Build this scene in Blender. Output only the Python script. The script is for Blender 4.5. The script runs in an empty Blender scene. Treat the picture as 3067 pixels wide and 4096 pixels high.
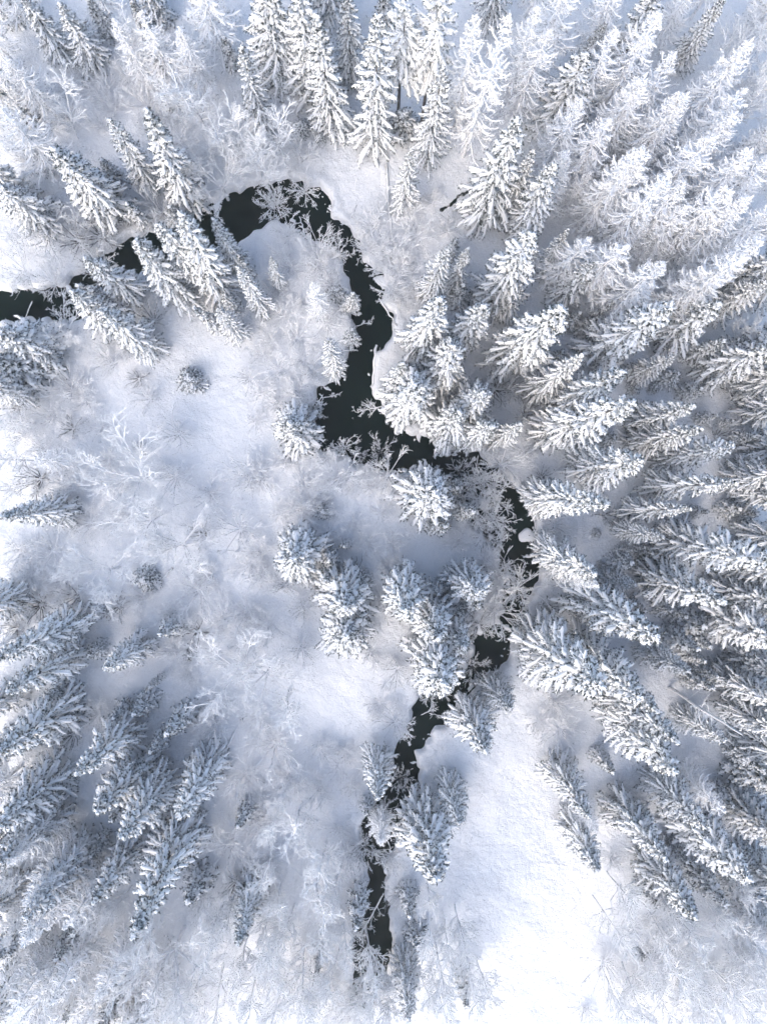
import bpy, math, random
import numpy as np
from mathutils import Vector, Matrix

# ---------------------------------------------------------------- camera, sky, sun, exposure
scene = bpy.context.scene
COL = scene.collection
H = 85.0                                   # height of the drone above the snow
FPX = 4096 * 24.0 / 36.0                   # focal length in pixels of the 3067 x 4096 frame
NADX, NADY = 1475.0, 1985.0                # where the plumb line below the drone falls in that frame
fwd = Vector(((1533.5 - NADX) / FPX, (NADY - 2048.0) / FPX, -1.0)).normalized()
right = fwd.cross(Vector((0, 1, 0))).normalized()
up = right.cross(fwd).normalized()
cam_data = bpy.data.cameras.new('camera')
cam = bpy.data.objects.new('camera', cam_data)
COL.objects.link(cam)
m = Matrix((right, up, -fwd)).transposed().to_4x4()
m.translation = Vector((0, 0, H))
cam.matrix_world = m
cam_data.sensor_fit = 'VERTICAL'
cam_data.sensor_height = 36.0
cam_data.lens = 24.0
cam_data.clip_start = 0.5
cam_data.clip_end = 4000.0
scene.camera = cam

SUN_EL, SUN_AZ = math.radians(36), math.radians(212)   # azimuth clockwise from image-up (+Y)
world = bpy.data.worlds.new('World')
scene.world = world
world.use_nodes = True
wn = world.node_tree.nodes
sky = wn.new('ShaderNodeTexSky')
sky.sky_type = 'NISHITA'
sky.sun_disc = False
sky.sun_elevation = SUN_EL
sky.sun_rotation = SUN_AZ
sky.air_density = 1.0
sky.dust_density = 2.4
sky.ozone_density = 0.8
wn['Background'].inputs['Strength'].default_value = 0.15
world.node_tree.links.new(sky.outputs['Color'], wn['Background'].inputs['Color'])
sun_data = bpy.data.lights.new('sun', 'SUN')
sun_data.energy = 0.9
sun_data.angle = math.radians(65)
sun_data.color = (1.0, 0.965, 0.92)
sun = bpy.data.objects.new('sun', sun_data)
COL.objects.link(sun)
sd = Vector((math.sin(SUN_AZ) * math.cos(SUN_EL), math.cos(SUN_AZ) * math.cos(SUN_EL), math.sin(SUN_EL)))
sun.rotation_euler = sd.to_track_quat('Z', 'Y').to_euler()
sun.location = sd * 200
vs = scene.view_settings
vs.view_transform = 'Standard'
vs.look = 'None'
vs.exposure = 1.06
vs.gamma = 1.0
vs.use_curve_mapping = False
scene.render.engine = 'CYCLES'
scene.cycles.max_bounces = 7
scene.cycles.diffuse_bounces = 7
scene.cycles.glossy_bounces = 2
scene.cycles.use_adaptive_sampling = True
scene.cycles.adaptive_threshold = 0.09
scene.cycles.caustics_reflective = False
scene.cycles.use_denoising = True

# ---------------------------------------------------------------- picture to ground
R3, U3, F3 = np.array(right), np.array(up), np.array(fwd)
def ray(sx, sy):
    return F3 + R3 * (sx - 1533.5) / FPX - U3 * (sy - 2048.0) / FPX
def ground(sx, sy, z=0.0):
    d = ray(sx, sy)
    k = (H - z) / -d[2]
    return np.array((d[0] * k, d[1] * k, z))
DS = 3067.0 / 1656.0
def dpt(x, y, z=0.0):
    return ground(x * DS, y * DS, z)
CS = 1050.0 / 1656.0
def cpt(off, x, y):
    return off[0] + x * CS, off[1] + y * CS

# ---------------------------------------------------------------- materials
def new_mat(name):
    mt = bpy.data.materials.new(name)
    mt.use_nodes = True
    nt = mt.node_tree
    b = nt.nodes['Principled BSDF']
    return mt, nt, b
def node(nt, t, **kw):
    n = nt.nodes.new(t)
    for k, v in kw.items():
        setattr(n, k, v)
    return n
def noise(nt, scale, detail=4, rough=0.6, coord='Object'):
    tc = node(nt, 'ShaderNodeTexCoord')
    n = node(nt, 'ShaderNodeTexNoise')
    n.inputs['Scale'].default_value = scale
    n.inputs['Detail'].default_value = detail
    n.inputs['Roughness'].default_value = rough
    nt.links.new(tc.outputs[coord], n.inputs['Vector'])
    return n
def ramp(nt, src, stops):
    r = node(nt, 'ShaderNodeValToRGB')
    el = r.color_ramp.elements
    while len(el) < len(stops):
        el.new(0.5)
    for e, (p, c) in zip(el, stops):
        e.position = p
        e.color = (*c, 1) if len(c) == 3 else c
    nt.links.new(src, r.inputs['Fac'])
    return r

def mat_snow_ground():
    mt, nt, b = new_mat('snow_ground')
    n1 = noise(nt, 0.35, 6, 0.6)
    r = ramp(nt, n1.outputs['Fac'], [(0.3, (0.83, 0.84, 0.86)), (0.7, (0.91, 0.91, 0.92))])
    n4 = noise(nt, 6.0, 5, 0.7)
    r4 = ramp(nt, n4.outputs['Fac'], [(0.57, (0, 0, 0)), (0.72, (1, 1, 1))])
    n5 = noise(nt, 0.12, 3, 0.5)
    r5 = ramp(nt, n5.outputs['Fac'], [(0.40, (0.08, 0.08, 0.08)), (0.60, (0.7, 0.7, 0.7))])
    mul = node(nt, 'ShaderNodeMath', operation='MULTIPLY')
    nt.links.new(r4.outputs['Color'], mul.inputs[0]); nt.links.new(r5.outputs['Color'], mul.inputs[1])
    mx = node(nt, 'ShaderNodeMixRGB')
    nt.links.new(mul.outputs[0], mx.inputs['Fac'])
    nt.links.new(r.outputs['Color'], mx.inputs[1])
    mx.inputs[2].default_value = (0.50, 0.50, 0.51, 1)      # dead grass and twigs showing through
    nt.links.new(mx.outputs[0], b.inputs['Base Color'])
    b.inputs['Roughness'].default_value = 0.75
    b.inputs['Specular IOR Level'].default_value = 0.2
    n2 = noise(nt, 1.1, 6, 0.62)
    n3 = noise(nt, 7.0, 3, 0.5)
    add = node(nt, 'ShaderNodeMath', operation='MULTIPLY_ADD')
    add.inputs[1].default_value = 0.22
    nt.links.new(n3.outputs['Fac'], add.inputs[0]); nt.links.new(n2.outputs['Fac'], add.inputs[2])
    bp = node(nt, 'ShaderNodeBump')
    bp.inputs['Strength'].default_value = 0.8
    bp.inputs['Distance'].default_value = 0.4
    nt.links.new(add.outputs[0], bp.inputs['Height'])
    nt.links.new(bp.outputs['Normal'], b.inputs['Normal'])
    return mt
def mat_snow():
    mt, nt, b = new_mat('snow_load')
    b.inputs['Base Color'].default_value = (0.93, 0.93, 0.94, 1)
    b.inputs['Roughness'].default_value = 0.7
    b.inputs['Specular IOR Level'].default_value = 0.2
    n2 = noise(nt, 9.0, 3, 0.6)
    bp = node(nt, 'ShaderNodeBump')
    bp.inputs['Strength'].default_value = 0.5
    bp.inputs['Distance'].default_value = 0.06
    nt.links.new(n2.outputs['Fac'], bp.inputs['Height'])
    nt.links.new(bp.outputs['Normal'], b.inputs['Normal'])
    return mt
def mat_island(name, stops, rough=0.7, through=0.0):
    mt, nt, b = new_mat(name)
    g = node(nt, 'ShaderNodeNewGeometry')
    r = ramp(nt, g.outputs['Random Per Island'], stops)
    nt.links.new(r.outputs['Color'], b.inputs['Base Color'])
    b.inputs['Roughness'].default_value = rough
    b.inputs['Specular IOR Level'].default_value = 0.2
    if through:                                             # rime crystals let light through
        tl = node(nt, 'ShaderNodeBsdfTranslucent')
        nt.links.new(r.outputs['Color'], tl.inputs['Color'])
        mx = node(nt, 'ShaderNodeMixShader')
        mx.inputs[0].default_value = through
        nt.links.new(b.outputs[0], mx.inputs[1]); nt.links.new(tl.outputs[0], mx.inputs[2])
        nt.links.new(mx.outputs[0], nt.nodes['Material Output'].inputs['Surface'])
    return mt
def mat_bark(name, dark, snowy):
    mt, nt, b = new_mat(name)
    n1 = noise(nt, 5.0, 4, 0.7)
    r = ramp(nt, n1.outputs['Fac'], [(0.3, tuple(c * 0.6 for c in dark)), (0.7, dark)])
    n2 = noise(nt, 2.2, 4, 0.7)
    r2 = ramp(nt, n2.outputs['Fac'], [(snowy, (0, 0, 0)), (snowy + 0.12, (1, 1, 1))])
    mx = node(nt, 'ShaderNodeMixRGB')
    nt.links.new(r2.outputs['Color'], mx.inputs['Fac'])
    nt.links.new(r.outputs['Color'], mx.inputs[1])
    mx.inputs[2].default_value = (0.85, 0.85, 0.87, 1)      # rime stuck to the bark
    nt.links.new(mx.outputs[0], b.inputs['Base Color'])
    b.inputs['Roughness'].default_value = 0.85
    return mt
def mat_water():
    mt, nt, b = new_mat('river_water')
    n0 = noise(nt, 0.15, 3, 0.5)
    r = ramp(nt, n0.outputs['Fac'], [(0.35, (0.0008, 0.006, 0.0048)), (0.7, (0.003, 0.012, 0.0095))])
    nt.links.new(r.outputs['Color'], b.inputs['Base Color'])
    b.inputs['Roughness'].default_value = 0.135
    b.inputs['IOR'].default_value = 1.33
    b.inputs['Specular IOR Level'].default_value = 0.135
    n2 = noise(nt, 2.5, 4, 0.6)
    bp = node(nt, 'ShaderNodeBump')
    bp.inputs['Strength'].default_value = 0.25
    bp.inputs['Distance'].default_value = 0.05
    nt.links.new(n2.outputs['Fac'], bp.inputs['Height'])
    nt.links.new(bp.outputs['Normal'], b.inputs['Normal'])
    return mt
M = dict(
    ground=mat_snow_ground(), snow=mat_snow(), water=mat_water(),
    needles=mat_island('spruce_needles', [(0.0, (0.020, 0.030, 0.028)), (0.50, (0.056, 0.070, 0.068)), (0.61, (0.38, 0.41, 0.43)), (1.0, (0.75, 0.77, 0.79))]),
    pine_needles=mat_island('pine_needles', [(0.0, (0.05, 0.07, 0.055)), (0.3, (0.09, 0.11, 0.09)), (0.45, (0.55, 0.57, 0.58)), (1.0, (0.85, 0.86, 0.88))]),
    larch=mat_island('rime_larch_twigs', [(0.0, (0.22, 0.22, 0.23)), (0.25, (0.50, 0.50, 0.51)), (0.45, (0.93, 0.935, 0.945)), (1.0, (0.95, 0.955, 0.965))]),
    frost=mat_island('rime_twigs', [(0.0, (0.75, 0.75, 0.76)), (0.1, (0.88, 0.88, 0.89)), (0.3, (0.95, 0.955, 0.965)), (1.0, (0.96, 0.965, 0.975))]),
    dull=mat_island('thin_rime_twigs', [(0.0, (0.30, 0.30, 0.32)), (0.15, (0.55, 0.56, 0.58)), (0.3, (0.88, 0.885, 0.90)), (1.0, (0.95, 0.955, 0.965))]),
    scrub=mat_island('scrub_twigs', [(0.0, (0.55, 0.55, 0.57)), (0.06, (0.8, 0.8, 0.82)), (0.15, (0.95, 0.955, 0.965)), (1.0, (0.96, 0.965, 0.975))]),
    bark=mat_bark('spruce_bark', (0.075, 0.07, 0.066), 0.62),
    larch_bark=mat_bark('larch_bark', (0.12, 0.12, 0.125), 0.50),
    rime_bark=mat_bark('rime_bark', (0.42, 0.43, 0.45), 0.33),
)

# ---------------------------------------------------------------- mesh helpers
def make_mesh(name, V, Q=None, T=None, mat=None, smooth=True):
    V = np.asarray(V, dtype=np.float32)
    Q = np.zeros((0, 4), np.int32) if Q is None else np.asarray(Q, np.int32)
    T = np.zeros((0, 3), np.int32) if T is None else np.asarray(T, np.int32)
    me = bpy.data.meshes.new(name)
    me.vertices.add(len(V))
    me.vertices.foreach_set('co', V.ravel())
    nl = Q.size + T.size
    me.loops.add(nl)
    me.loops.foreach_set('vertex_index', np.concatenate([Q.ravel(), T.ravel()]).astype(np.int32))
    me.polygons.add(len(Q) + len(T))
    starts = np.concatenate([np.arange(len(Q)) * 4, Q.size + np.arange(len(T)) * 3]).astype(np.int32)
    me.polygons.foreach_set('loop_start', starts)
    me.polygons.foreach_set('use_smooth', np.full(len(Q) + len(T), smooth, dtype=bool))
    me.update(calc_edges=True)
    me.validate()
    if mat is not None:
        me.materials.append(mat)
    return me
class Geo:
    def __init__(self):
        self.V, self.Q, self.n = [], [], 0
    def add(self, V, Q):
        self.V.append(V.reshape(-1, 3)); self.Q.append(Q.reshape(-1, 4) + self.n); self.n += len(self.V[-1])
    def mesh(self, name, mat, smooth=True):
        return make_mesh(name, np.concatenate(self.V), np.concatenate(self.Q), None, mat, smooth)
def norm(a):
    return a / np.maximum(np.linalg.norm(a, axis=-1, keepdims=True), 1e-9)
def tubes(g, P, R, S, flat=1.0):
    """N polylines of K points with radii -> tubes of S sides"""
    N, K, _ = P.shape
    if N == 0:
        return
    T = norm(np.gradient(P, axis=1))
    ref = np.zeros_like(T); ref[..., 2] = 1.0
    steep = np.abs(T[..., 2]).mean(axis=1) > 0.93
    ref[steep] = (1.0, 0, 0)
    B = norm(np.cross(T, ref)); Nn = np.cross(B, T)
    a = np.arange(S) / S * 2 * np.pi
    V = P[:, :, None, :] + R[:, :, None, None] * (np.cos(a)[None, None, :, None] * B[:, :, None, :]
        + flat * np.sin(a)[None, None, :, None] * Nn[:, :, None, :])
    i = np.arange(N)[:, None, None] * K * S
    k = np.arange(K - 1)[None, :, None] * S
    s = np.arange(S)[None, None, :]
    s2 = (s + 1) % S
    Q = np.stack([i + k + s, i + k + s2, i + k + S + s2, i + k + S + s], axis=-1)
    g.add(V, Q)
def sprigs(g, O, D, W):
    """diamond shaped needle sprays: origin, direction, half width vector"""
    V = np.stack([O, O + 0.45 * D + W, O + D, O + 0.45 * D - W], axis=1)
    n = len(O)
    Q = np.arange(n * 4).reshape(n, 4)
    g.add(V, Q)

# ---------------------------------------------------------------- tree makers (one mesh set per variant)
def lerp(a, b, t):
    return a + (b - a) * t
def conifer(seed, h, r, per_m, z0=0.05, power=0.8, full=1.15, rise=0.55, droop=0.55, w=0.145, tw=0.072, bare=0.25, crowd=6.0, mat='needles', sprig=5, gap=0.0, upturn=0.16, bark='bark'):
    rg = np.random.default_rng(seed)
    nb = int(h * (1 - z0) * per_m)
    zf = np.sort(rg.uniform(z0, 0.985, nb))
    t = (1 - zf) / (1 - z0)
    L = r * np.minimum(1.0, (t * full) ** power) * rg.uniform(0.72, 1.12, nb)
    # a few sectors grow shorter so that the outline is uneven
    az = (np.arange(nb) * 2.39996 + rg.uniform(-0.5, 0.5, nb)) % (2 * np.pi)
    ph = rg.uniform(0, 6.28, 3)
    L *= 1 + 0.12 * np.sin(2 * az + ph[0]) + 0.10 * np.sin(3 * az + zf * 9 + ph[1])
    L = np.maximum(L, 0.16)
    if gap:
        keep = (np.sin(zf * 34 + ph[2]) + 0.6 * np.sin(az * 2 + zf * 20)) > -1.0 + gap
        L, az, zf, t = L[keep], az[keep], zf[keep], t[keep]
        nb = len(L)
    K = 8
    s = np.linspace(0.04, 1.0, K)[None, :]
    a1 = lerp(rise, -0.10, t)[:, None] + rg.normal(0, 0.08, (nb, 1))
    dr = lerp(0.25, droop, np.minimum(1, t * 1.6))[:, None] * rg.uniform(0.75, 1.25, (nb, 1))
    zz = zf[:, None] * h + L[:, None] * (a1 * s - dr * s ** 1.7 + upturn * s ** 4)
    bend = rg.normal(0, 0.16, (nb, 1))
    ang = az[:, None] + bend * s
    rad = L[:, None] * s
    P = np.stack([rad * np.cos(ang), rad * np.sin(ang), zz], axis=-1)
    P[..., 2] = np.maximum(P[..., 2], 0.12)
    wb = w * rg.uniform(0.7, 1.25, (nb, 1)) * np.minimum(1.0, 0.5 + L[:, None] * 0.4)
    Rs = wb * (0.40 + 0.75 * s) * rg.uniform(0.7, 1.3, (nb, K))
    Rs[:, -1] = 0.35 * wb[:, 0]
    Rs[:, 0] *= 0.6
    snow, fol = Geo(), Geo()
    Ps = P.copy(); Ps[..., 2] += 0.55 * Rs + 0.02
    Ps[..., :2] += rg.normal(0, 0.025, Ps[..., :2].shape)
    tubes(snow, Ps, Rs, 6, 0.8)
    tubes(fol, P, np.full((nb, K), 0.035) * (1.3 - s), 3)
    # side twigs
    m_ = np.maximum(3, (crowd * 0.5 + L * crowd).astype(int))
    bi = np.repeat(np.arange(nb), m_)
    nt_ = len(bi)
    st = rg.uniform(0.16, 0.99, nt_)
    side = np.where(rg.random(nt_) < 0.5, -1.0, 1.0)
    f = st * (K - 1) * 0.999
    k0 = np.clip(((st - 0.04) / 0.96 * (K - 1)).astype(int), 0, K - 2)
    fr = np.clip((st - 0.04) / 0.96 * (K - 1) - k0, 0, 1)[:, None]
    O = P[bi, k0] * (1 - fr) + P[bi, k0 + 1] * fr
    tan = norm(P[bi, k0 + 1] - P[bi, k0])
    lat = norm(np.cross(tan, np.array([0, 0, 1.0]))) * side[:, None]
    A = np.radians(rg.uniform(32, 62, nt_))[:, None]
    Dv = tan * np.cos(A) + lat * np.sin(A)
    Dv[:, 2] -= rg.uniform(0.0, 0.35, nt_)
    Dv = norm(Dv)
    ll = rg.uniform(0.55, 1.15, nt_) * np.minimum(0.62, 0.14 + 0.24 * L[bi] * (1.08 - st))
    q = np.array([0, 0.5, 0.85, 1.0])[None, :, None]
    PT = O[:, None, :] + Dv[:, None, :] * ll[:, None, None] * q
    PT[..., 2] -= 0.10 * ll[:, None] * (q[..., 0] ** 2)
    has = rg.random(nt_) > bare + 0.25 * (1 - st) * (t[bi])
    RT = tw * rg.uniform(0.6, 1.3, (nt_, 1)) * np.array([0.7, 1.0, 0.95, 0.35])[None, :] * rg.uniform(0.8, 1.2, (nt_, 4))
    PS = PT[has].copy(); PS[..., 2] += 0.5 * RT[has] + 0.015
    tubes(snow, PS, RT[has], 5, 0.8)
    # needle sprays under and beyond the snow
    ns = nt_ * sprig
    ti = np.repeat(np.arange(nt_), sprig)
    sp = rg.uniform(0.05, 1.0, ns)[:, None]
    SO = PT[ti, 0] * (1 - sp) + PT[ti, 3] * sp
    SO = SO + rg.normal(0, 0.03, SO.shape); SO[:, 2] -= 0.03
    SD = Dv[ti] * 0.8 + rg.normal(0, 0.55, (ns, 3)); SD[:, 2] -= 0.45
    SD = norm(SD) * rg.uniform(0.14, 0.36, ns)[:, None]
    SW = norm(np.cross(SD, rg.normal(0, 1, (ns, 3)))) * rg.uniform(0.025, 0.055, ns)[:, None]
    sprigs(fol, SO, SD, SW)
    # snow cap on the leader
    z = np.linspace(h * 0.955, h * 1.0, 4)
    PL = np.zeros((1, 4, 3)); PL[0, :, 2] = z
    tubes(snow, PL, np.array([[0.07, 0.10, 0.09, 0.02]]), 6)
    tr = Geo()
    z = np.linspace(-0.4, h * 0.97, 9)
    PT_ = np.zeros((1, 9, 3)); PT_[0, :, 2] = z
    PT_[0, 1:, :2] += rg.normal(0, 0.03, (8, 2))
    tubes(tr, PT_, (0.011 * h * (1.0 - np.linspace(0, 0.93, 9)))[None, :] + 0.02, 8)
    nm = 'spruce_%d' % seed
    return dict(h=h, r=r, trunk=tr.mesh(nm + '_trunk', M[bark]), crown=fol.mesh(nm + '_needles', M[mat], False), snow=snow.mesh(nm + '_snow', M['snow']))

def spawn(rg, P, R, m_, lo, hi, amin, amax, lfac, lens, upb, rfac, sigma=0.22, K=4):
    """children of N parent polylines"""
    N, KP, _ = P.shape
    bi = np.repeat(np.arange(N), m_)
    n = len(bi)
    st = rg.uniform(lo, hi, n)
    x = st * (KP - 1); k0 = np.minimum(x.astype(int), KP - 2); fr = (x - k0)[:, None]
    O = P[bi, k0] * (1 - fr) + P[bi, k0 + 1] * fr
    tan = norm(P[bi, k0 + 1] - P[bi, k0])
    rnd = rg.normal(0, 1, (n, 3))
    perp = norm(rnd - (rnd * tan).sum(-1, keepdims=True) * tan)
    A = np.radians(rg.uniform(amin, amax, n))[:, None]
    D = tan * np.cos(A) + perp * np.sin(A)
    D[:, 2] += upb
    D = norm(D)
    ln = lens[bi] * lfac * rg.uniform(0.55, 1.2, n) * (1.15 - 0.45 * st)
    rr = np.full(n, rfac) * rg.uniform(0.8, 1.2, n)
    return grow(rg, O, D, ln, rr, sigma, upb * 0.4, K) + (ln,)
def grow(rg, O, D, ln, rr, sigma, upb, K):
    n = len(O)
    P = np.zeros((n, K, 3)); P[:, 0] = O
    d = D.copy()
    for k in range(1, K):
        d = d + rg.normal(0, sigma, (n, 3)); d[:, 2] += upb
        d = norm(d)
        P[:, k] = P[:, k - 1] + d * (ln / (K - 1))[:, None]
    R = rr[:, None] * np.linspace(1.0, 0.55, K)[None, :]
    return P, R

def bare_tree(seed, h, r, kind, mat='frost'):
    rg = np.random.default_rng(seed)
    tr, cr = Geo(), Geo()
    if kind == 'shrub':
        n = 16
        a = np.arange(n) * 2.39996 + rg.uniform(-0.4, 0.4, n)
        sp = rg.uniform(0.15, 1.5, n)
        D = norm(np.stack([np.cos(a) * sp, np.sin(a) * sp, np.ones(n)], -1))
        O = np.stack([np.cos(a) * 0.15, np.sin(a) * 0.15, np.full(n, -0.15)], -1)
        ln = h * rg.uniform(0.55, 0.95, n)
        P, R = grow(rg, O, D, ln, np.full(n, 0.062), 0.09, 0.01, 6)
        tubes(tr, P, R, 4)
        P, R, ln = spawn(rg, P, R, 4, 0.2, 1.0, 14, 36, 0.5, ln, 0.04, 0.046, 0.10, 5); tubes(cr, P, R, 4)
        P, R, ln = spawn(rg, P, R, 4, 0.15, 1.0, 16, 42, 0.52, ln, 0.02, 0.037, 0.12, 4); tubes(cr, P, R, 3)
        P, R, ln = spawn(rg, P, R, 2, 0.2, 1.0, 20, 45, 0.6, ln, 0.0, 0.029, 0.12, 3); tubes(cr, P, R, 3)
    elif kind == 'tall':
        P, R = grow(rg, np.array([[0, 0, -0.3]]), np.array([[0.03, 0.02, 1.0]]), np.array([h * 0.9]), np.array([0.011 * h]), 0.06, 0.05, 9)
        R = np.linspace(0.011 * h, 0.03, 9)[None, :]
        tubes(tr, P, R, 7)
        P, R, ln = spawn(rg, P, R, 24, 0.22, 1.0, 35, 68, 0.42, np.array([r * 2.6]), 0.15, 0.068, 0.09, 6); tubes(cr, P, R, 4)
        P, R, ln = spawn(rg, P, R, 5, 0.15, 1.0, 18, 42, 0.55, ln, 0.04, 0.048, 0.12, 5); tubes(cr, P, R, 3)
        P, R, ln = spawn(rg, P, R, 4, 0.15, 1.0, 18, 45, 0.56, ln, 0.0, 0.037, 0.13, 4); tubes(cr, P, R, 3)
        P, R, ln = spawn(rg, P, R, 1, 0.2, 1.0, 20, 45, 0.6, ln, -0.03, 0.03, 0.13, 3); tubes(cr, P, R, 3)
    else:                                                    # spreading: heavy forked limbs
        n = 7
        a = np.arange(n) * 2 * np.pi / n + rg.uniform(-0.4, 0.4, n)
        P0, R0 = grow(rg, np.array([[0, 0, -0.3]]), np.array([[0.05, 0.0, 1.0]]), np.array([h * 0.36]), np.array([0.2]), 0.05, 0.05, 4)
        tubes(tr, P0, R0, 8)
        top = P0[0, -1]
        sp = rg.uniform(0.3, 1.2, n)
        D = norm(np.stack([np.cos(a) * sp, np.sin(a) * sp, np.full(n, 0.75)], -1))
        ln = np.full(n, math.hypot(r, h * 0.5)) * rg.uniform(0.75, 1.0, n)
        P, R = grow(rg, np.repeat(top[None], n, 0), D, ln, np.full(n, 0.085), 0.10, -0.01, 7); tubes(tr, P, R, 6)
        P, R, ln = spawn(rg, P, R, 8, 0.15, 1.0, 20, 45, 0.5, ln, 0.03, 0.052, 0.11, 6); tubes(cr, P, R, 4)
        P, R, ln = spawn(rg, P, R, 5, 0.15, 1.0, 18, 45, 0.52, ln, 0.0, 0.038, 0.12, 5); tubes(cr, P, R, 3)
        P, R, ln = spawn(rg, P, R, 4, 0.15, 1.0, 18, 45, 0.56, ln, 0.0, 0.029, 0.13, 4); tubes(cr, P, R, 3)
        P, R, ln = spawn(rg, P, R, 2, 0.2, 1.0, 20, 45, 0.6, ln, -0.03, 0.024, 0.13, 3); tubes(cr, P, R, 3)
    nm = 'bare_%s_%d' % (kind, seed)
    return dict(h=h, r=r, trunk=tr.mesh(nm + '_stem', M['rime_bark'] if mat == 'frost' else M['larch_bark']), crown=cr.mesh(nm + '_twigs', M[mat]))

# ---------------------------------------------------------------- the river and the ground
OUTER = [(-90, 640), (0, 627), (60, 622), (133, 620), (150, 605), (181, 581), (240, 541), (260, 524), (291, 510), (350, 498), (405, 480), (421, 455), (470, 432), (524, 405), (565, 395), (626, 385), (701, 407), (711, 442), (715, 462), (745, 486), (775, 520), (786, 571), (824, 584), (834, 608), (826, 632), (821, 656), (845, 677), (851, 704), (838, 735), (829, 752), (810, 752), (804, 780), (802, 838), (810, 862), (828, 889), (848, 913), (869, 934), (899, 941), (923, 941), (934, 961), (961, 971), (1026, 978), (1045, 992), (1070, 1010), (1110, 1045), (1130, 1085), (1150, 1115), (1155, 1145), (1154, 1183), (1164, 1231), (1163, 1258), (1142, 1285), (1127, 1337), (1112, 1375), (1097, 1409), (1091, 1433), (1074, 1450), (1050, 1453), (1019, 1494), (985, 1518), (971, 1556), (944, 1573), (927, 1583), (920, 1612), (889, 1620), (904, 1645), (899, 1690), (894, 1715), (868, 1748), (852, 1816), (833, 1885), (831, 1936), (838, 1970), (843, 2015), (843, 2056), (841, 2080), (828, 2117), (821, 2141), (810, 2170), (795, 2192)]
INNER = [(768, 2192), (755, 2170), (759, 2145), (765, 2107), (763, 2066), (766, 2022), (764, 2001), (775, 1953), (800, 1905), (795, 1885), (780, 1837), (786, 1782), (825, 1710), (848, 1662), (855, 1635), (855, 1614), (877, 1583), (888, 1556), (899, 1515), (908, 1491), (940, 1478), (985, 1466), (1012, 1448), (1026, 1398), (1020, 1381), (1050, 1362), (1082, 1345), (1090, 1310), (1092, 1270), (1085, 1235), (1080, 1205), (1066, 1175), (1030, 1135), (990, 1090), (960, 1050), (934, 1033), (903, 1019), (882, 1019), (840, 1016), (793, 1007), (745, 987), (718, 968), (691, 970), (682, 951), (687, 913), (674, 896), (687, 838), (732, 824), (739, 780), (749, 766), (773, 725), (764, 704), (763, 680), (773, 660), (759, 622), (749, 584), (735, 550), (718, 534), (691, 512), (660, 513), (646, 500), (619, 476), (591, 469), (550, 493), (503, 528), (440, 546), (370, 560), (305, 585), (245, 628), (205, 665), (150, 692), (85, 681), (34, 687), (0, 690), (-90, 715)]
RIVER = np.array([dpt(x, y)[:2] for x, y in OUTER + INNER])
def river_sd(X):
    """signed distance to the river outline, negative over the water"""
    A = RIVER; B = np.roll(RIVER, -1, axis=0)
    out = np.empty(len(X))
    for c in range(0, len(X), 20000):
        x = X[c:c + 20000]
        best = np.full(len(x), 1e9); ins = np.zeros(len(x), bool)
        for a, b in zip(A, B):
            d = b - a; L2 = max(d @ d, 1e-9)
            tt = np.clip(((x - a) @ d) / L2, 0, 1)
            e = x - (a + tt[:, None] * d)
            best = np.minimum(best, (e * e).sum(1))
            cond = (a[1] > x[:, 1]) != (b[1] > x[:, 1])
            xi = a[0] + (x[:, 1] - a[1]) / (d[1] if abs(d[1]) > 1e-9 else 1e-9) * d[0]
            ins ^= cond & (x[:, 0] < xi)
        out[c:c + 20000] = np.sqrt(best) * np.where(ins, -1, 1)
    return out
def wave(x, y, seed, scale, n=7):
    rg = np.random.default_rng(seed)
    s = 0
    for i in range(n):
        a = rg.uniform(0, 6.28); f = (0.5 + rg.random()) / scale
        s = s + np.sin((x * math.cos(a) + y * math.sin(a)) * f * 6.28 + rg.uniform(0, 6.28))
    return s / n ** 0.5
def land(x, y):
    """lie of the snow away from the river"""
    return 0.20 * wave(x, y, 1, 22) + 0.07 * wave(x, y, 2, 6) + 0.03 * wave(x, y, 3, 2.2)
STEP = 0.3
fx = np.arange(-54, 60.01, STEP); fy = np.arange(-76, 72.01, STEP)
ox = np.array([60, 120, 240, 480, 900.0])
gx = np.concatenate([-54 - ox[::-1], fx, 60 + ox]); gy = np.concatenate([-76 - ox[::-1], fy, 72 + ox])
GX, GY = np.meshgrid(gx, gy)
flat = np.stack([GX.ravel(), GY.ravel()], -1)
inner = (np.abs(flat[:, 0] - 3) < 58) & (np.abs(flat[:, 1] + 2) < 75)
SD = np.full(len(flat), 50.0)
SD[inner] = river_sd(flat[inner])
edge = SD + 0.22 * wave(flat[:, 0], flat[:, 1], 4, 2.4) + 0.07 * wave(flat[:, 0], flat[:, 1], 5, 1.1)
t_ = np.clip(edge / 0.75 + 0.35, 0, 1)
bank = t_ * t_ * (3 - 2 * t_)
hump = 0.28 * np.exp(-((edge - 0.8) / 0.6) ** 2)
GZ = land(flat[:, 0], flat[:, 1]) * np.clip(edge / 5, 0.25, 1) * bank + (bank - 1) * 1.3 + hump
ny, nx = GX.shape
ii = (np.arange(ny - 1)[:, None] * nx + np.arange(nx - 1)[None, :]).ravel()
GQ = np.stack([ii, ii + 1, ii + nx + 1, ii + nx], -1)
gme = make_mesh('snowy_ground', np.stack([flat[:, 0], flat[:, 1], GZ], -1), GQ, None, M['ground'])
gob = bpy.data.objects.new('ground', gme)
gob['kind'] = 'structure'
gob['label'] = 'snow covered forest floor and clearings'
COL.objects.link(gob)
GZ2 = GZ.reshape(ny, nx)
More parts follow.
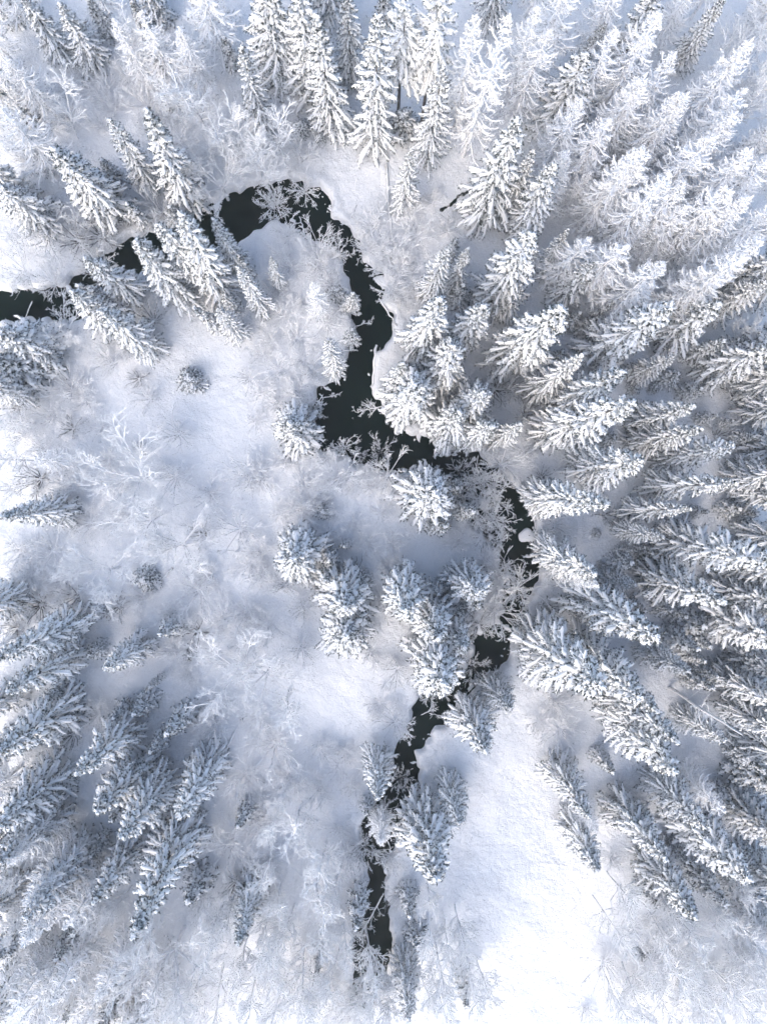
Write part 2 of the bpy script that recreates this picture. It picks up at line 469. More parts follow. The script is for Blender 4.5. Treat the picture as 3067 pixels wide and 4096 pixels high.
def gz(x, y):
    i = int(np.clip(np.searchsorted(gx, x) - 1, 0, nx - 2)); j = int(np.clip(np.searchsorted(gy, y) - 1, 0, ny - 2))
    u = (x - gx[i]) / (gx[i + 1] - gx[i]); v = (y - gy[j]) / (gy[j + 1] - gy[j])
    return float((GZ2[j, i] * (1 - u) + GZ2[j, i + 1] * u) * (1 - v) + (GZ2[j + 1, i] * (1 - u) + GZ2[j + 1, i + 1] * u) * v)
WATER_Z = -0.62
wv = np.array([(-75, -95, WATER_Z), (75, -95, WATER_Z), (75, 85, WATER_Z), (-75, 85, WATER_Z)])
wob = bpy.data.objects.new('river', make_mesh('river_surface', wv, np.array([[0, 1, 2, 3]]), None, M['water'], False))
wob['kind'] = 'structure'
wob['label'] = 'dark winding river between snowy banks'
COL.objects.link(wob)

# ---------------------------------------------------------------- variants
SPRUCE = [conifer(10 + i, 18.0, 2.6, 13.0, power=p, full=f, droop=d, rise=ri, gap=gp, bare=b) for i, (p, f, d, ri, gp, b) in enumerate(
    [(0.72, 1.20, 0.55, 0.50, 0.0, 0.22), (0.62, 1.25, 0.45, 0.55, 0.12, 0.26), (0.82, 1.15, 0.62, 0.45, 0.0, 0.32), (0.70, 1.30, 0.50, 0.55, 0.25, 0.22), (0.76, 1.2, 0.66, 0.40, 0.1, 0.38)])]
YOUNG = [conifer(30 + i, 7.0, 1.35, 18.0, power=0.85, full=1.1, droop=0.4, rise=0.6, w=0.125, tw=0.085, crowd=7, sprig=3, z0=0.03, bare=b) for i, b in enumerate((0.15, 0.2, 0.25))]
BUSH = [conifer(40, 2.6, 1.45, 60.0, power=0.55, full=1.3, droop=0.35, rise=0.5, w=0.10, tw=0.07, crowd=6, z0=0.03, bare=0.12)]
PINE = [conifer(50 + i, 19.0, 2.6, 15.0, z0=0.45, power=0.5, full=1.9, droop=0.5, rise=0.5, w=0.17, tw=0.12, crowd=7, mat='pine_needles', gap=0.35) for i in range(2)]
LARCH = [conifer(60 + i, 18.0, 2.6, 9.5, z0=0.18, power=p, full=1.25, droop=0.55, rise=0.3, w=0.09, tw=0.045, bare=0.3, crowd=5.0, mat='larch', sprig=3, gap=gp, upturn=0.6, bark='rime_bark') for i, (p, gp) in enumerate([(0.75, 0.1), (0.65, 0.2), (0.85, 0.0), (0.7, 0.3)])]
SHRUB = [bare_tree(70 + i, 4.2, 2.3, 'shrub') for i in range(5)]
TALL = [bare_tree(80 + i, 11.0, 2.4, 'tall') for i in range(4)]
SPREAD = [bare_tree(90 + i, 9.0, 3.6, 'spread') for i in range(3)]
DULL = [bare_tree(100 + i, 4.0, 2.2, 'shrub', 'dull') for i in range(2)]

# ---------------------------------------------------------------- where everything stands (positions read in twelve 1050 px windows)
OFF = {'11': (0, 0), '12': (1000, 0), '13': (2017, 0), '21': (0, 1000), '22': (1000, 1000), '23': (2017, 1000),
       '31': (0, 2000), '32': (1000, 2000), '33': (2017, 2000), '41': (0, 3046), '42': (1000, 3046), '43': (2017, 3046)}
# conifers: tip x, tip y, near foot x, near foot y (or height in metres when foot y is None), crown width
SP = {
 '11': [(690,775,930,1200,200),(865,710,1170,1290,290),(320,890,680,1400,330),(-10,1150,230,1500,270),(-40,540,160,770,250),(-30,-60,70,190,170),(150,-30,400,400,220),(370,10,650,410,220),(560,-10,720,230,130),(830,-10,930,240,130),(970,-40,1060,150,130),(960,340,1050,540,90),(1040,560,1130,740,90),(1420,250,1490,440,110)],
 '12': [(-55,315,50,860,190),(60,-170,150,560,330),(320,-130,330,640,300),(450,95,500,850,260),(610,-110,605,520,200),(790,60,800,970,260),(1215,435,1150,1070,220),(1010,930,950,1330,160),(850,-60,850,200,160)],
 '13': [(120,730,-170,1420,320),(205,940,-10,1390,170),(355,1000,60,1520,260),(190,1480,-80,1960,290),(430,1465,200,1720,150),(610,125,400,490,150),(535,350,220,860,300),(1010,-60,640,560,230),(1395,-10,1080,470,170),(660,1610,440,1800,160)],
 '21': [(524+0,-0,0,0,0)],
 '22': [(95,10,185,240,100),(630,265,650,380,110),(630,505,660,600,110),(490,585,520,810,140),(255,1090,10,None,260),(980,755,14,None,170),(1060,830,15,None,290),(1200,15,1120,330,180),(1190,250,1090,660,270),(1370,0,1270,280,150),(1350,220,1300,350,130),(1450,340,1340,640,260),(1310,585,1200,850,290),(1480,890,14,None,220),(1330,1060,14,None,230),(1520,1080,15,None,200),(1150,1562,14,None,310),(1310,1490,6,None,125),(1300,-75,1250,60,110)],
 '23': [(130,235,20,460,160),(560,60,300,340,220),(390,350,10,740,350),(690,330,520,470,80),(1010,370,460,640,330),(1380,340,950,590,300),(1050,310,880,400,140),(1655,200,1300,460,210),(1060,680,790,840,150),(1730,600,1250,810,300),(1400,560,1150,710,140),(500,710,160,920,220),(770,800,300,1010,280),(775,990,230,1240,300),(380,650,300,710,90),(1220,980,780,1090,220),(1215,1140,780,1250,230),(1435,1260,950,1310,220),(895,1330,420,1400,270),(635,1550,90,1565,220),(1485,1470,860,1505,220),(1740,1430,1480,1480,170),(122,1130,-60,1230,160),(1345,1040,1200,1070,90),(1435,1080,1340,1100,80),(1610,1260,1490,1270,90)],
 '31': [(20,75,470,50,220),(985,862,1130,770,130),(640,1080,930,900,200),(880,1235,1030,1110,60),(-20,1000,590,780,240),(-10,1215,520,980,260),(-20,1620,470,1240,330),(1050,1495,1190,1320,160),(945,1605,1080,1470,130),(-50,690,60,650,150)],
 '32': [(265,385,12,None,270),(490,390,6,None,130),(575,660,13,None,300),(575,890,12,None,300),(1060,720,19,None,260),(1200,590,7,None,110),(1230,840,18,None,240),(1330,960,13,None,220),(1460,600,14,None,220),(1260,1195,18,None,320),(1440,680,8,None,150),(1490,1580,1350,1260,290),(1640,1330,1500,1150,200),(1222,180,8,None,140),(1400,80,8,None,140),(600,290,4,None,80)],
 '33': [(1165,90,720,55,180),(1285,75,1150,70,90),(1005,220,690,175,150),(805,320,710,290,70),(1740,340,930,265,280),(1415,615,850,420,280),(1770,660,1310,460,260),(1750,860,1220,670,320),(580,430,210,270,240),(1025,870,430,590,340),(825,570,610,490,150),(1232,945,1000,800,150),(1168,1095,830,940,180),(555,1225,50,890,380),(892,1195,420,840,300),(975,1345,500,1080,230),(1105,1510,620,1130,250),(1385,1535,1080,1320,180),(1130,1690,500,1370,320),(1545,1375,1400,1230,120),(1640,1310,1530,1220,110),(1740,1090,1420,920,240),(1640,1700,1400,1500,160)],
 '41': [(465,125,800,-310,260),(630,315,860,-110,290),(770,490,1080,50,280),(1120,350,1340,-70,270),(770,1085,1340,400,330),(580,920,900,460,250),(205,965,570,440,260),(-10,415,390,-10,320),(-20,690,415,270,260),(-20,1260,330,900,270),(320,1280,570,950,150),(400,1645,560,1440,130),(620,1710,800,1370,220),(1510,420,1575,260,130),(1490,1175,1630,710,230),(1190,910,1350,690,190)],
 '42': [(820,265,800,-80,215),(740,335,740,220,100),(1150,770,1060,230,360),(1345,430,1265,80,200),(680,1050,725,780,160),(1010,985,1010,770,130),(1060,1190,1020,1010,160),(1015,1640,1000,1180,200),(1370,1565,1340,1290,130),(430,1345,455,1170,90)],
 '43': [(540,330,225,20,230),(640,715,335,380,240),(1015,625,620,240,270),(1265,405,820,110,230),(1540,765,990,320,340),(1230,1010,790,610,300),(1395,905,1100,670,180),(1730,490,1400,190,290),(1720,180,1380,20,250),(1770,1110,1420,850,260)],
}
SP['21'] = [(430,-160,640,160,0)][:0] + [(1350,-170,1480,180,190),(1090,-160,1400,330,260),(1000,-190,1230,300,240),(850,-40,1150,350,270),(570,30,860,330,230),(420,270,720,570,240),(490,205,640,370,140),(660,400,980,660,240),(1530,125,1600,440,150),(1395,265,1460,410,110),(1255,355,1340,540,110),(1375,365,1480,590,150),(1500,20,1570,180,100),(-10,470,340,740,290),(-30,670,240,880,270)]
LA = {
 '11': [(1235,-160,1310,370,320)],
 '12': [(1450,115,1400,920,270),(1590,95,1470,1050,270)],
 '13': [(215,25,20,730,230),(410,-200,220,620,300),(760,-150,560,480,260),(1190,-110,960,320,220),(1760,-60,1380,220,260),(925,465,560,1010,280),(640,725,330,1160,280),(1125,605,720,1110,250),(875,925,440,1410,280),(1470,690,980,1180,300),(1055,1075,560,1570,280),(540,1075,380,1340,170),(1630,1030,1100,1420,280),(1560,1235,1000,1640,300),(1720,1330,1180,1660,270),(1180,1300,820,1660,250),(880,1400,640,1650,220),(1700,800,1300,1100,260),(1500,1590,870,1900,270)],
 '21': [(225,1320,480,1345,190)],
 '22': [(385,190,430,440,150)],
 '33': [(565,540,240,430,160)],
 '42': [(830,525,800,290,190)],
 '43': [(1395,310,1080,0,220),(590,440,390,240,170)],
}
LA['13'] += [((x / 0.54 - 2017) / CS, y / 0.54 / CS, hh, None, w) for x, y, hh, w in [(1330,60,17,230),(1425,30,18,240),(1490,200,17,240),(1390,335,18,250),(1255,205,16,220),(1180,60,17,220),(1640,330,18,250),(1605,195,17,240),(1455,105,16,220),(1525,300,18,250),(1640,85,18,240),(1350,520,17,240),(1440,565,18,250),(1640,520,18,250),(1560,585,17,240),(1265,520,15,210),(1480,400,17,240),(1575,410,18,250),(1230,330,15,200)]]
LA['41'] = [((x / 0.54) / CS, (y / 0.54 - 3046) / CS, hh, None, w) for x, y, hh, w in [(60,1950,14,220),(30,2050,15,230),(140,2010,13,200),(95,2170,14,220),(215,2160,13,200),(20,1870,13,200),(20,2200,14,220),(300,2200,12,200)]]
LA['11'] += [(30, 330, 12, None, 200), (20, 720, 13, None, 230), (880, 90, 12, None, 200), (720, 120, 11, None, 170), (1130, 160, 12, None, 200)]
PI_ = {'12': [(985,15,1035,745,250),(1200,-60,1005,745,270)]}
BU = {'21': [(1200,820,170)], '12': [(960,775,200),(320,800,120),(440,865,80)], '23': [(820,870,90),(950,865,80),(1085,800,90)], '32': [(460,75,110)], '43': [(860,1215,90)], '33': [(610,410,60),(580,210,60)], '22': [(545,265,120)], '31': [(920,500,160),(660,690,100),(1190,980,90)]}
# leafless trees: crown centre x, y, width, kind (s shrub, t tall, p spreading, d thinly rimed)
BA = {
 '11': [(1380,1130,390,'p'),(250,1450,340,'s'),(100,850,270,'t'),(520,480,220,'s'),(1200,600,380,'t'),(1050,500,260,'t'),(1350,860,340,'t'),(600,1450,300,'d'),(1000,1300,300,'s'),(300,640,260,'t'),(130,980,220,'s'),(1480,760,260,'t'),(50,600,220,'t'),(780,430,220,'s'),(900,600,240,'s'),(1580,900,260,'t'),(1180,420,220,'t'),(620,760,180,'s'),(750,1330,240,'d'),(450,1480,250,'d'),(820,220,220,'t')],
 '12': [(180,860,330,'t'),(330,950,240,'s'),(130,1260,190,'s'),(340,1165,220,'s'),(800,1400,290,'s'),(1050,1450,300,'s'),(1150,1250,180,'s'),(430,1530,220,'s'),(230,1450,200,'s'),(870,1570,280,'s'),(740,1560,180,'s'),(560,1580,180,'s'),(100,1010,240,'t'),(1250,1430,200,'s'),(560,800,160,'s')],
 '13': [(1400,470,380,'p'),(1640,600,320,'t'),(1550,120,320,'t'),(990,560,200,'t'),(1300,980,200,'t'),(1600,900,250,'t'),(720,130,200,'t')],
 '21': [(130,110,330,'p'),(600,100,260,'d'),(390,520,300,'p'),(420,870,280,'s'),(100,1160,230,'s'),(600,1110,210,'s'),(1100,1150,250,'s'),(880,1250,120,'d'),(200,1440,240,'d'),(430,1500,260,'s'),(850,1420,480,'p'),(1560,1430,290,'s'),(1300,1530,270,'s'),(930,930,180,'s'),(700,700,250,'s'),(860,800,150,'d'),(1600,1080,150,'s'),(60,980,200,'d'),(650,1330,260,'s'),(1080,1420,300,'s'),(300,190,200,'s'),(950,430,220,'d'),(430,1120,160,'d'),(1560,800,200,'s'),(800,620,200,'s')],
 '22': [(590,1240,170,'s'),(825,1270,160,'d'),(870,1420,260,'s'),(330,1490,280,'s'),(60,1430,260,'s'),(560,1440,280,'s'),(300,900,270,'s'),(180,740,200,'s'),(470,430,260,'s'),(250,70,280,'s'),(420,60,260,'s'),(520,190,260,'s'),(950,130,260,'s'),(900,250,220,'s'),(970,20,230,'s'),(1560,860,280,'d'),(1500,1450,260,'s'),(1600,1350,270,'s'),(1340,1400,190,'d'),(380,760,200,'s'),(480,1310,190,'s'),(1250,1010,220,'d'),(290,540,220,'s'),(200,400,200,'s'),(380,1010,150,'s'),(690,1290,110,'d'),(1080,290,180,'s')],
 '23': [(150,1030,210,'d'),(60,870,200,'d'),(1500,920,280,'d'),(1370,1170,220,'d'),(140,1260,150,'s'),(1600,500,220,'t'),(1600,1060,180,'d'),(250,1430,150,'d')],
 '31': [(650,450,430,'p'),(300,330,290,'s'),(90,330,260,'s'),(1100,310,400,'p'),(1230,590,310,'s'),(880,620,240,'s'),(1500,190,270,'s'),(1490,1100,460,'p'),(1080,980,240,'s'),(600,1370,240,'s'),(1330,1420,270,'s'),(540,150,220,'s'),(80,600,240,'s'),(210,680,260,'d'),(950,90,420,'p'),(1290,1290,180,'s'),(1220,850,220,'d'),(1540,720,270,'s'),(1270,220,180,'d'),(450,620,220,'d'),(760,110,240,'s'),(1350,1000,220,'s'),(1400,760,240,'s'),(1180,1140,180,'s'),(80,820,160,'d'),(730,680,200,'d'),(1560,900,240,'s'),(430,1500,200,'d')],
 '32': [(330,50,270,'s'),(500,215,190,'s'),(660,170,190,'s'),(735,270,190,'s'),(900,280,180,'s'),(860,430,180,'s'),(830,70,130,'s'),(1340,270,220,'s'),(1490,390,190,'s'),(1560,130,230,'s'),(1550,560,230,'s'),(1560,720,290,'s'),(1490,230,190,'d'),(825,650,200,'s'),(1060,900,150,'s'),(930,1080,260,'s'),(920,1430,240,'s'),(1420,1080,230,'d'),(1150,1250,180,'s'),(1450,800,200,'d'),(200,550,260,'s'),(100,800,240,'s'),(90,1120,380,'p'),(190,1320,320,'t'),(150,1580,340,'s'),(590,1590,200,'s'),(470,560,200,'d'),(320,960,200,'s'),(1500,1190,220,'d'),(760,980,180,'s'),(60,330,200,'s'),(680,480,200,'d')],
 '33': [(110,570,310,'s'),(340,1310,260,'s'),(340,170,230,'s'),(650,100,170,'d'),(380,1480,270,'s'),(20,430,200,'s'),(1390,1060,180,'d'),(960,380,200,'d'),(300,680,160,'d'),(230,1420,180,'s')],
 '41': [(1050,1310,560,'p'),(900,1070,300,'t'),(1450,570,300,'s'),(240,1400,400,'t'),(130,1590,300,'t'),(1550,110,310,'s'),(80,740,240,'s'),(1350,1480,420,'p'),(1250,900,260,'s'),(600,1120,240,'t'),(1580,400,280,'s'),(1480,800,200,'d'),(480,1330,220,'t'),(1000,1580,320,'t'),(1560,1560,300,'t'),(60,950,220,'t'),(1320,1150,260,'t'),(300,1200,200,'d')],
 '42': [(300,430,340,'t'),(450,740,360,'t'),(390,920,340,'t'),(130,660,280,'s'),(250,160,320,'s'),(730,1390,260,'t'),(880,640,230,'s'),(1150,920,270,'t'),(1250,1180,260,'t'),(300,1460,380,'t'),(150,980,260,'t'),(560,1330,260,'t'),(690,1570,300,'t'),(600,620,260,'s'),(650,180,200,'s'),(90,400,300,'s'),(440,200,260,'s'),(960,880,200,'s'),(1200,1400,280,'t'),(560,460,240,'s'),(720,590,220,'d'),(960,130,160,'d'),(100,1350,300,'t'),(1170,1560,280,'t'),(440,1130,240,'t'),(1480,1480,240,'t'),(900,1560,200,'t'),(560,60,220,'s'),(850,330,170,'s')],
 '43': [(800,940,280,'t'),(660,1330,290,'s'),(1000,1100,300,'t'),(1200,1170,300,'t'),(1450,1060,300,'t'),(1100,1370,320,'t'),(1400,1440,340,'t'),(900,1560,300,'t'),(1600,1300,300,'t'),(520,1600,180,'s'),(1250,1580,300,'t'),(1560,1620,300,'t'),(700,1110,240,'t'),(740,180,180,'s'),(1330,980,240,'t'),(860,1420,240,'s'),(1560,880,240,'t'),(690,640,160,'s')],
}

BA['31'] += [(x, y, w, 's') for x, y, w in [(400,120,220),(1080,720,220),(1320,480,220),(1560,420,200),(1450,1300,220),(150,460,240),(350,540,220)]]
BA['21'] += [(x, y, w, 's') for x, y, w in [(740,1500,240),(250,1260,200),(520,950,200),(300,1050,200)]]
BA['32'] += [(x, y, w, 's') for x, y, w in [(60,470,220),(330,700,200),(60,1400,240),(420,1590,220),(820,1300,200),(180,90,200)]]
BA['22'] += [(1400,1480,200,'s'),(1450,1570,200,'s'),(1560,1570,220,'s'),(1330,1570,180,'s')]
BA['32'] += [(1440,130,190,'s'),(1500,60,210,'s'),(1570,260,180,'s'),(1570,470,190,'s')]
BA['42'] += [(720,1590,420,'p',),(560,1600,300,'p')]
BA['42'] += [(x, y, w, 't') for x, y, w in [(180,290,240),(90,820,240),(560,860,220),(230,1180,260),(60,1180,240),(400,1600,280),(200,1620,280),(800,1560,220),(760,1480,200),(850,1450,180),(1340,1150,240),(1400,1400,240),(1050,1500,200),(560,1180,220)]]
BA['41'] += [(x, y, w, 't') for x, y, w in [(60,1080,240),(160,1280,260),(60,1440,260),(330,1600,260),(780,1560,240),(860,1280,240),(1200,1560,260),(1420,1000,240),(700,1000,200),(560,1520,220),(100,620,220),(1500,1350,240)]]
BA['43'] += [(x, y, w, 't') for x, y, w in [(1050,960,240),(860,1040,240),(1150,1280,260),(1300,1320,260),(1500,1260,260),(1630,1120,240),(1000,1460,240),(1200,1480,240),(740,1560,220),(1620,1480,260),(1080,1620,240),(1400,1600,260),(940,1260,220)]]
BA['11'] += [(x, y, w, 's') for x, y, w in [(650,560,220),(420,560,180),(980,700,220),(1120,860,220),(1250,960,220),(180,720,220),(420,740,200),(1480,1000,200),(700,650,200),(1150,300,220),(60,420,200)]]
BA['22'] += [(x, y, w, 's') for x, y, w in [(120,560,200),(330,680,180),(60,900,200),(160,950,180),(150,250,200),(330,330,180),(680,1440,200),(220,1330,220),(430,1590,220),(760,1500,180),(950,320,180),(60,640,180)]]

BA['21'] += [(40,1050,240,'t'),(50,1300,240,'t'),(40,1470,240,'t'),(60,900,220,'t')]
BA['42'] += [(x, y, 250, 's') for x, y in [(60,900),(180,1080),(330,1250),(480,1400),(120,1500),(260,1560),(420,1500),(540,1560),(560,1000)]]
BA['41'] += [(x, y, 270, 's') for x, y in [(900,1500),(1100,1480),(1250,1600),(700,1480),(400,1500),(500,1600),(850,1620)]]
BA['43'] += [(x, y, 270, 's') for x, y in [(1000,1250),(1250,1420),(1480,1350),(800,1500),(1600,1560),(1150,1560)]]

# ---------------------------------------------------------------- planting
ORD = ['first', 'second', 'third', 'fourth', 'fifth', 'sixth', 'seventh', 'eighth', 'ninth', 'tenth', 'eleventh', 'twelfth', 'thirteenth', 'fourteenth', 'fifteenth', 'sixteenth']
# named places (in 1656 x 2212 picture units) for telling the trees apart
ZONES = [(130, 70, 'in the top left corner'), (40, 200, 'at the left edge below the corner spruces'), (60, 480, 'at the left edge above the river'), (170, 380, 'above the left river arm'), (330, 350, 'left of the upper river bend'),
 (340, 130, 'in the thicket along the top edge'), (470, 120, 'left of the dark top stand'), (600, 120, 'in the dark stand above the river bend'), (790, 150, 'in the row above the river bend'), (930, 130, 'by the clumped pines'),
 (1060, 150, 'right of the clumped pines'), (1250, 110, 'along the top edge right of the pines'), (1520, 110, 'in the top right corner'), (1560, 280, 'on the right edge below the corner'), (1200, 260, 'in the front of the pale grove'), (1330, 250, 'in the middle of the pale grove'),
 (1300, 420, 'in the lower pale grove'), (1500, 450, 'in the pale grove by the right edge'), (1100, 450, 'by the little stream'), (900, 450, 'right of the upper river bend'), (480, 400, 'on the bank above the river bend'),
 (230, 590, 'on the left river arm'), (400, 580, 'in the dark cluster inside the river loop'), (500, 660, 'on the clearing side of the loop cluster'), (620, 580, 'on the point inside the river loop'), (90, 760, 'at the left edge below the river arm'), (300, 760, 'below the loop cluster'), (700, 700, 'on the left bank at the narrows'),
 (930, 640, 'on the right bank at the narrows'), (1050, 620, 'behind the right bank spruces'), (1180, 600, 'below the pale grove'), (1380, 700, 'in the upper right stand'), (1580, 720, 'at the right edge of the upper stand'), (880, 860, 'on the rounded bank of the pool'), (1020, 900, 'in the trio beside the pool'),
 (1220, 880, 'in the stand right of the pool'), (1430, 900, 'in the blue shade right of the pool'), (1600, 1000, 'at the right edge in blue shade'), (1350, 1050, 'in the blue shade above the narrow channel'), (660, 900, 'left of the pool'), (80, 1000, 'at the left edge by the misty clearing'), (220, 960, 'left of the misty clearing'),
 (450, 880, 'on the misty clearing'), (400, 1040, 'below the misty clearing'), (620, 1060, 'below the pool on the left'), (800, 1020, 'on the lower bank of the pool'), (930, 1100, 'at the corner below the pool'), (1060, 1060, 'over the channel below the pool'), (1190, 1090, 'right of the narrow channel'),
 (90, 1200, 'at the left edge halfway down'), (240, 1230, 'in the left thicket'), (400, 1200, 'in the middle of the left thicket'), (660, 1200, 'left of the central shrubs'), (800, 1170, 'among the central shrubs'), (740, 1320, 'in the central pair'), (920, 1290, 'in the chain of central spruces'), (1050, 1270, 'beside the narrow channel'), (1230, 1230, 'on the right bank of the narrow channel'),
 (1400, 1250, 'in the right stand below the shade'), (1590, 1300, 'at the right edge of the lower stand'), (90, 1420, 'at the left edge of the lower left stand'), (270, 1420, 'in the gap above the lower left stand'), (470, 1400, 'right of the lower left stand'), (650, 1450, 'by the bright central clearing'), (860, 1480, 'on the left bank above the lower river'), (980, 1420, 'by the dark pool at lower centre'),
 (1030, 1560, 'on the snowy point by the lower river'), (1170, 1440, 'right of the dark lower pool'), (1330, 1480, 'in the steep stand at lower right'), (1500, 1520, 'behind the lower right stand'), (80, 1620, 'at the left edge in the dark stand'), (260, 1620, 'in the dark lower left stand'), (420, 1650, 'on the right side of the dark lower left stand'), (560, 1620, 'in the pale brush left of the lower river'),
 (800, 1700, 'left of the lower river'), (930, 1780, 'right of the lower river'), (1220, 1700, 'at the edge of the white clearing'), (1400, 1780, 'in the lower right stand'), (1580, 1720, 'at the right edge in the lower stand'), (90, 1850, 'at the left edge near the bottom'), (230, 1880, 'in the dark bottom left stand'), (420, 1880, 'right of the dark bottom left stand'),
 (620, 1880, 'in the bottom brush left of the river'), (770, 1950, 'on the left bank near the bottom'), (900, 1960, 'on the right bank near the bottom'), (1040, 1980, 'between the bottom river and the white clearing'), (1340, 1980, 'right of the white clearing'), (1540, 1980, 'in the brush at the right edge'), (120, 2130, 'in the bottom left corner'), (370, 2110, 'at the bottom left of centre'), (650, 2120, 'at the bottom edge left of the river'),
 (840, 2150, 'at the bottom edge beside the river'), (1000, 2140, 'at the bottom edge right of the river'), (1330, 2130, 'at the bottom edge right of the white clearing'), (1540, 2150, 'in the bottom right corner')]
ZA = np.array([(a, b) for a, b, _ in ZONES], float)
PLANTS = []                                 # (root, look, category, picture x, picture y)
cnt = {}
def plant(name, var, base, sx, sz, rot, look, cat, group, pic, tilt=(0, 0)):
    root = bpy.data.objects.new(name, None)
    root.empty_display_size = 0.5
    COL.objects.link(root)
    root.location = base
    root.scale = (sx, sx, sz)
    root.rotation_euler = (tilt[0], tilt[1], rot)
    root['category'] = cat
    root['group'] = group
    t = bpy.data.objects.new('trunk' if cat != 'shrub' else 'stems', var['trunk']); COL.objects.link(t); t.parent = root
    c = bpy.data.objects.new('crown', var['crown']); COL.objects.link(c); c.parent = root
    if 'snow' in var:
        s = bpy.data.objects.new('snow_load', var['snow']); COL.objects.link(s); s.parent = c
    PLANTS.append((root, look, cat, pic[0], pic[1]))
    return root
NAD = np.array([NADX, NADY])
rng = random.Random(7)
PER_M = lambda z: FPX / (H - z)
def conifer_at(off, rec, foot_shift):
    x, y, fx_, fy_, w = rec
    tip = np.array(cpt(off, x, y))
    r = w * CS / 2 / PER_M(6)
    rt = np.linalg.norm(tip - NAD)
    if fy_ is None:
        h = float(fx_)
        if w > 150:
            r *= 1.22                       # crowns seen from straight above show their full spread
    else:
        foot = np.array(cpt(off, fx_, fy_))
        u = (tip - NAD) / rt
        rb = (foot - NAD) @ u + foot_shift * r * PER_M(0)
        h = H * (1 - rb / rt)
    h = float(np.clip(h, 2.2 * r + 0.8, 27))
    g0 = ground(tip[0], tip[1], h)
    z = gz(g0[0], g0[1])
    if z < -0.3:
        z = -0.25
    return np.array((g0[0], g0[1], z - 0.02)), h, r, tip / DS
def size_words(h, r):
    a = 'towering' if h > 20 else 'tall' if h > 14.5 else 'medium' if h > 9 else 'small'
    q = r / h
    b = ' slender' if q < 0.105 else ' broad' if q > 0.165 else ''
    return a + b
UNDER = {'23': [(1110,780,130),(560,440,130),(480,400,110),(1330,690,130),(880,720,100),(1560,1180,110),(700,1180,110),(1250,860,120),(1530,1380,110)], '33': [(800,400,150),(930,330,110),(1350,360,130),(1270,820,170),(1310,930,130),(1060,700,120),(1160,740,130),(1260,1020,120),(1300,1200,140),(1420,1150,130),(890,690,100),(610,1240,150),(1590,1240,120),(1330,1130,110),(700,640,120),(1480,60,130),(1590,90,120),(1230,200,110)],
 '43': [(690,70,120),(1290,360,130),(1450,290,140),(1610,700,140),(1150,640,130),(960,900,120),(1500,830,130)], '13': [(660,1010,100),(760,900,90),(930,1000,90),(1080,860,90),(640,470,110)], '41': [(560,600,120),(700,380,130),(470,980,110)], '31': [(830,1360,150),(700,1390,120),(560,980,120),(300,1250,130)], '11': [(640,1000,120),(130,900,130),(800,1280,120),(1060,1300,130)], '32': [(470,500,130),(700,520,120),(1110,640,110),(1330,700,110),(1100,960,120)]}
for c, lst in UNDER.items():
    for x, y, w in lst:
        SP[c].append((x, y, rng.uniform(3.5, 6.5), None, w))
k = 0
for c, lst in SP.items():
    for rec in lst:
        base, h, r, pic = conifer_at(OFF[c], rec, 0.40)
        var = SPRUCE[k * 2 % 5 if k % 2 else (k * 3 + 1) % 5] if h > 9.5 else YOUNG[k % 3]
        k += 1
        plant('spruce_tree', var, base, r / var['r'] * 1.17, h / var['h'], rng.uniform(0, 6.28), size_words(h, r) + ' snow-laden spruce', 'spruce', 'snow laden spruces of the forest', pic, (rng.gauss(0, 0.025), rng.gauss(0, 0.025)))
for c, lst in LA.items():
    for rec in lst:
        base, h, r, pic = conifer_at(OFF[c], rec, 0.2)
        var = LARCH[k % 4]; k += 1
        plant('larch_tree', var, base, r / var['r'] * 1.22, h / var['h'], rng.uniform(0, 6.28), size_words(h, r) + ' pale rime-covered larch', 'larch', 'pale rimed larches', pic, (rng.gauss(0, 0.02), rng.gauss(0, 0.02)))
EDGE = [(1610, y_, 's', 17 + (i % 4)) for i, y_ in enumerate((655, 745, 830, 905, 985, 1065, 1150, 1235, 1315, 1400, 1480, 1570, 1660, 1750, 1840))] \
     + [(1560, y_, 's', 16 + (i % 3)) for i, y_ in enumerate((610, 790, 1030, 1200, 1450, 1530))] \
     + [(1600, y_, 'l', 17 + (i % 3)) for i, y_ in enumerate((70, 160, 255, 345, 440, 540))] \
     + [(1380, 40, 'l', 16), (1480, 45, 'l', 17), (1290, 35, 'l', 17), (1140, 40, 'l', 16), (1060, 45, 's', 17), (700, 40, 's', 17), (240, 45, 'l', 14), (80, 60, 'l', 14), (330, 40, 's', 14)] \
     + [(45, y_, 's' if i % 3 else 'l', 14 + (i % 4)) for i, y_ in enumerate((150, 250, 420, 770, 860, 1290, 1380, 1480, 1570, 1660, 1770, 1880, 1990, 2100))] \
     + [(130, 2150, 'l', 14), (240, 2100, 'l', 13), (330, 2150, 's', 12), (1580, 1930, 'l', 14), (1600, 2030, 'l', 13), (1610, 2130, 'l', 13), (1480, 2120, 'l', 11)]
for x_, y_, kd, hh in EDGE:
    b_ = dpt(x_ + rng.uniform(-14, 14), y_ + rng.uniform(-14, 14))
    r = rng.uniform(1.9, 2.5); hh = hh + rng.uniform(-1, 1)
    var = (SPRUCE[k % 5] if kd == 's' else LARCH[k % 4]); k += 1
    base = np.array((b_[0], b_[1], gz(b_[0], b_[1]) - 0.02))
    pic = ((NADX / DS) + (x_ - NADX / DS) * 1.06, (NADY / DS) + (y_ - NADY / DS) * 1.06)
    plant('spruce_tree' if kd == 's' else 'larch_tree', var, base, r / var['r'] * 1.15, hh / var['h'], rng.uniform(0, 6.28),
          size_words(hh, r) + (' snow-laden spruce' if kd == 's' else ' pale rime-covered larch'), 'spruce' if kd == 's' else 'larch', 'snow laden spruces of the forest' if kd == 's' else 'pale rimed larches', pic, (rng.gauss(0, 0.02), rng.gauss(0, 0.02)))
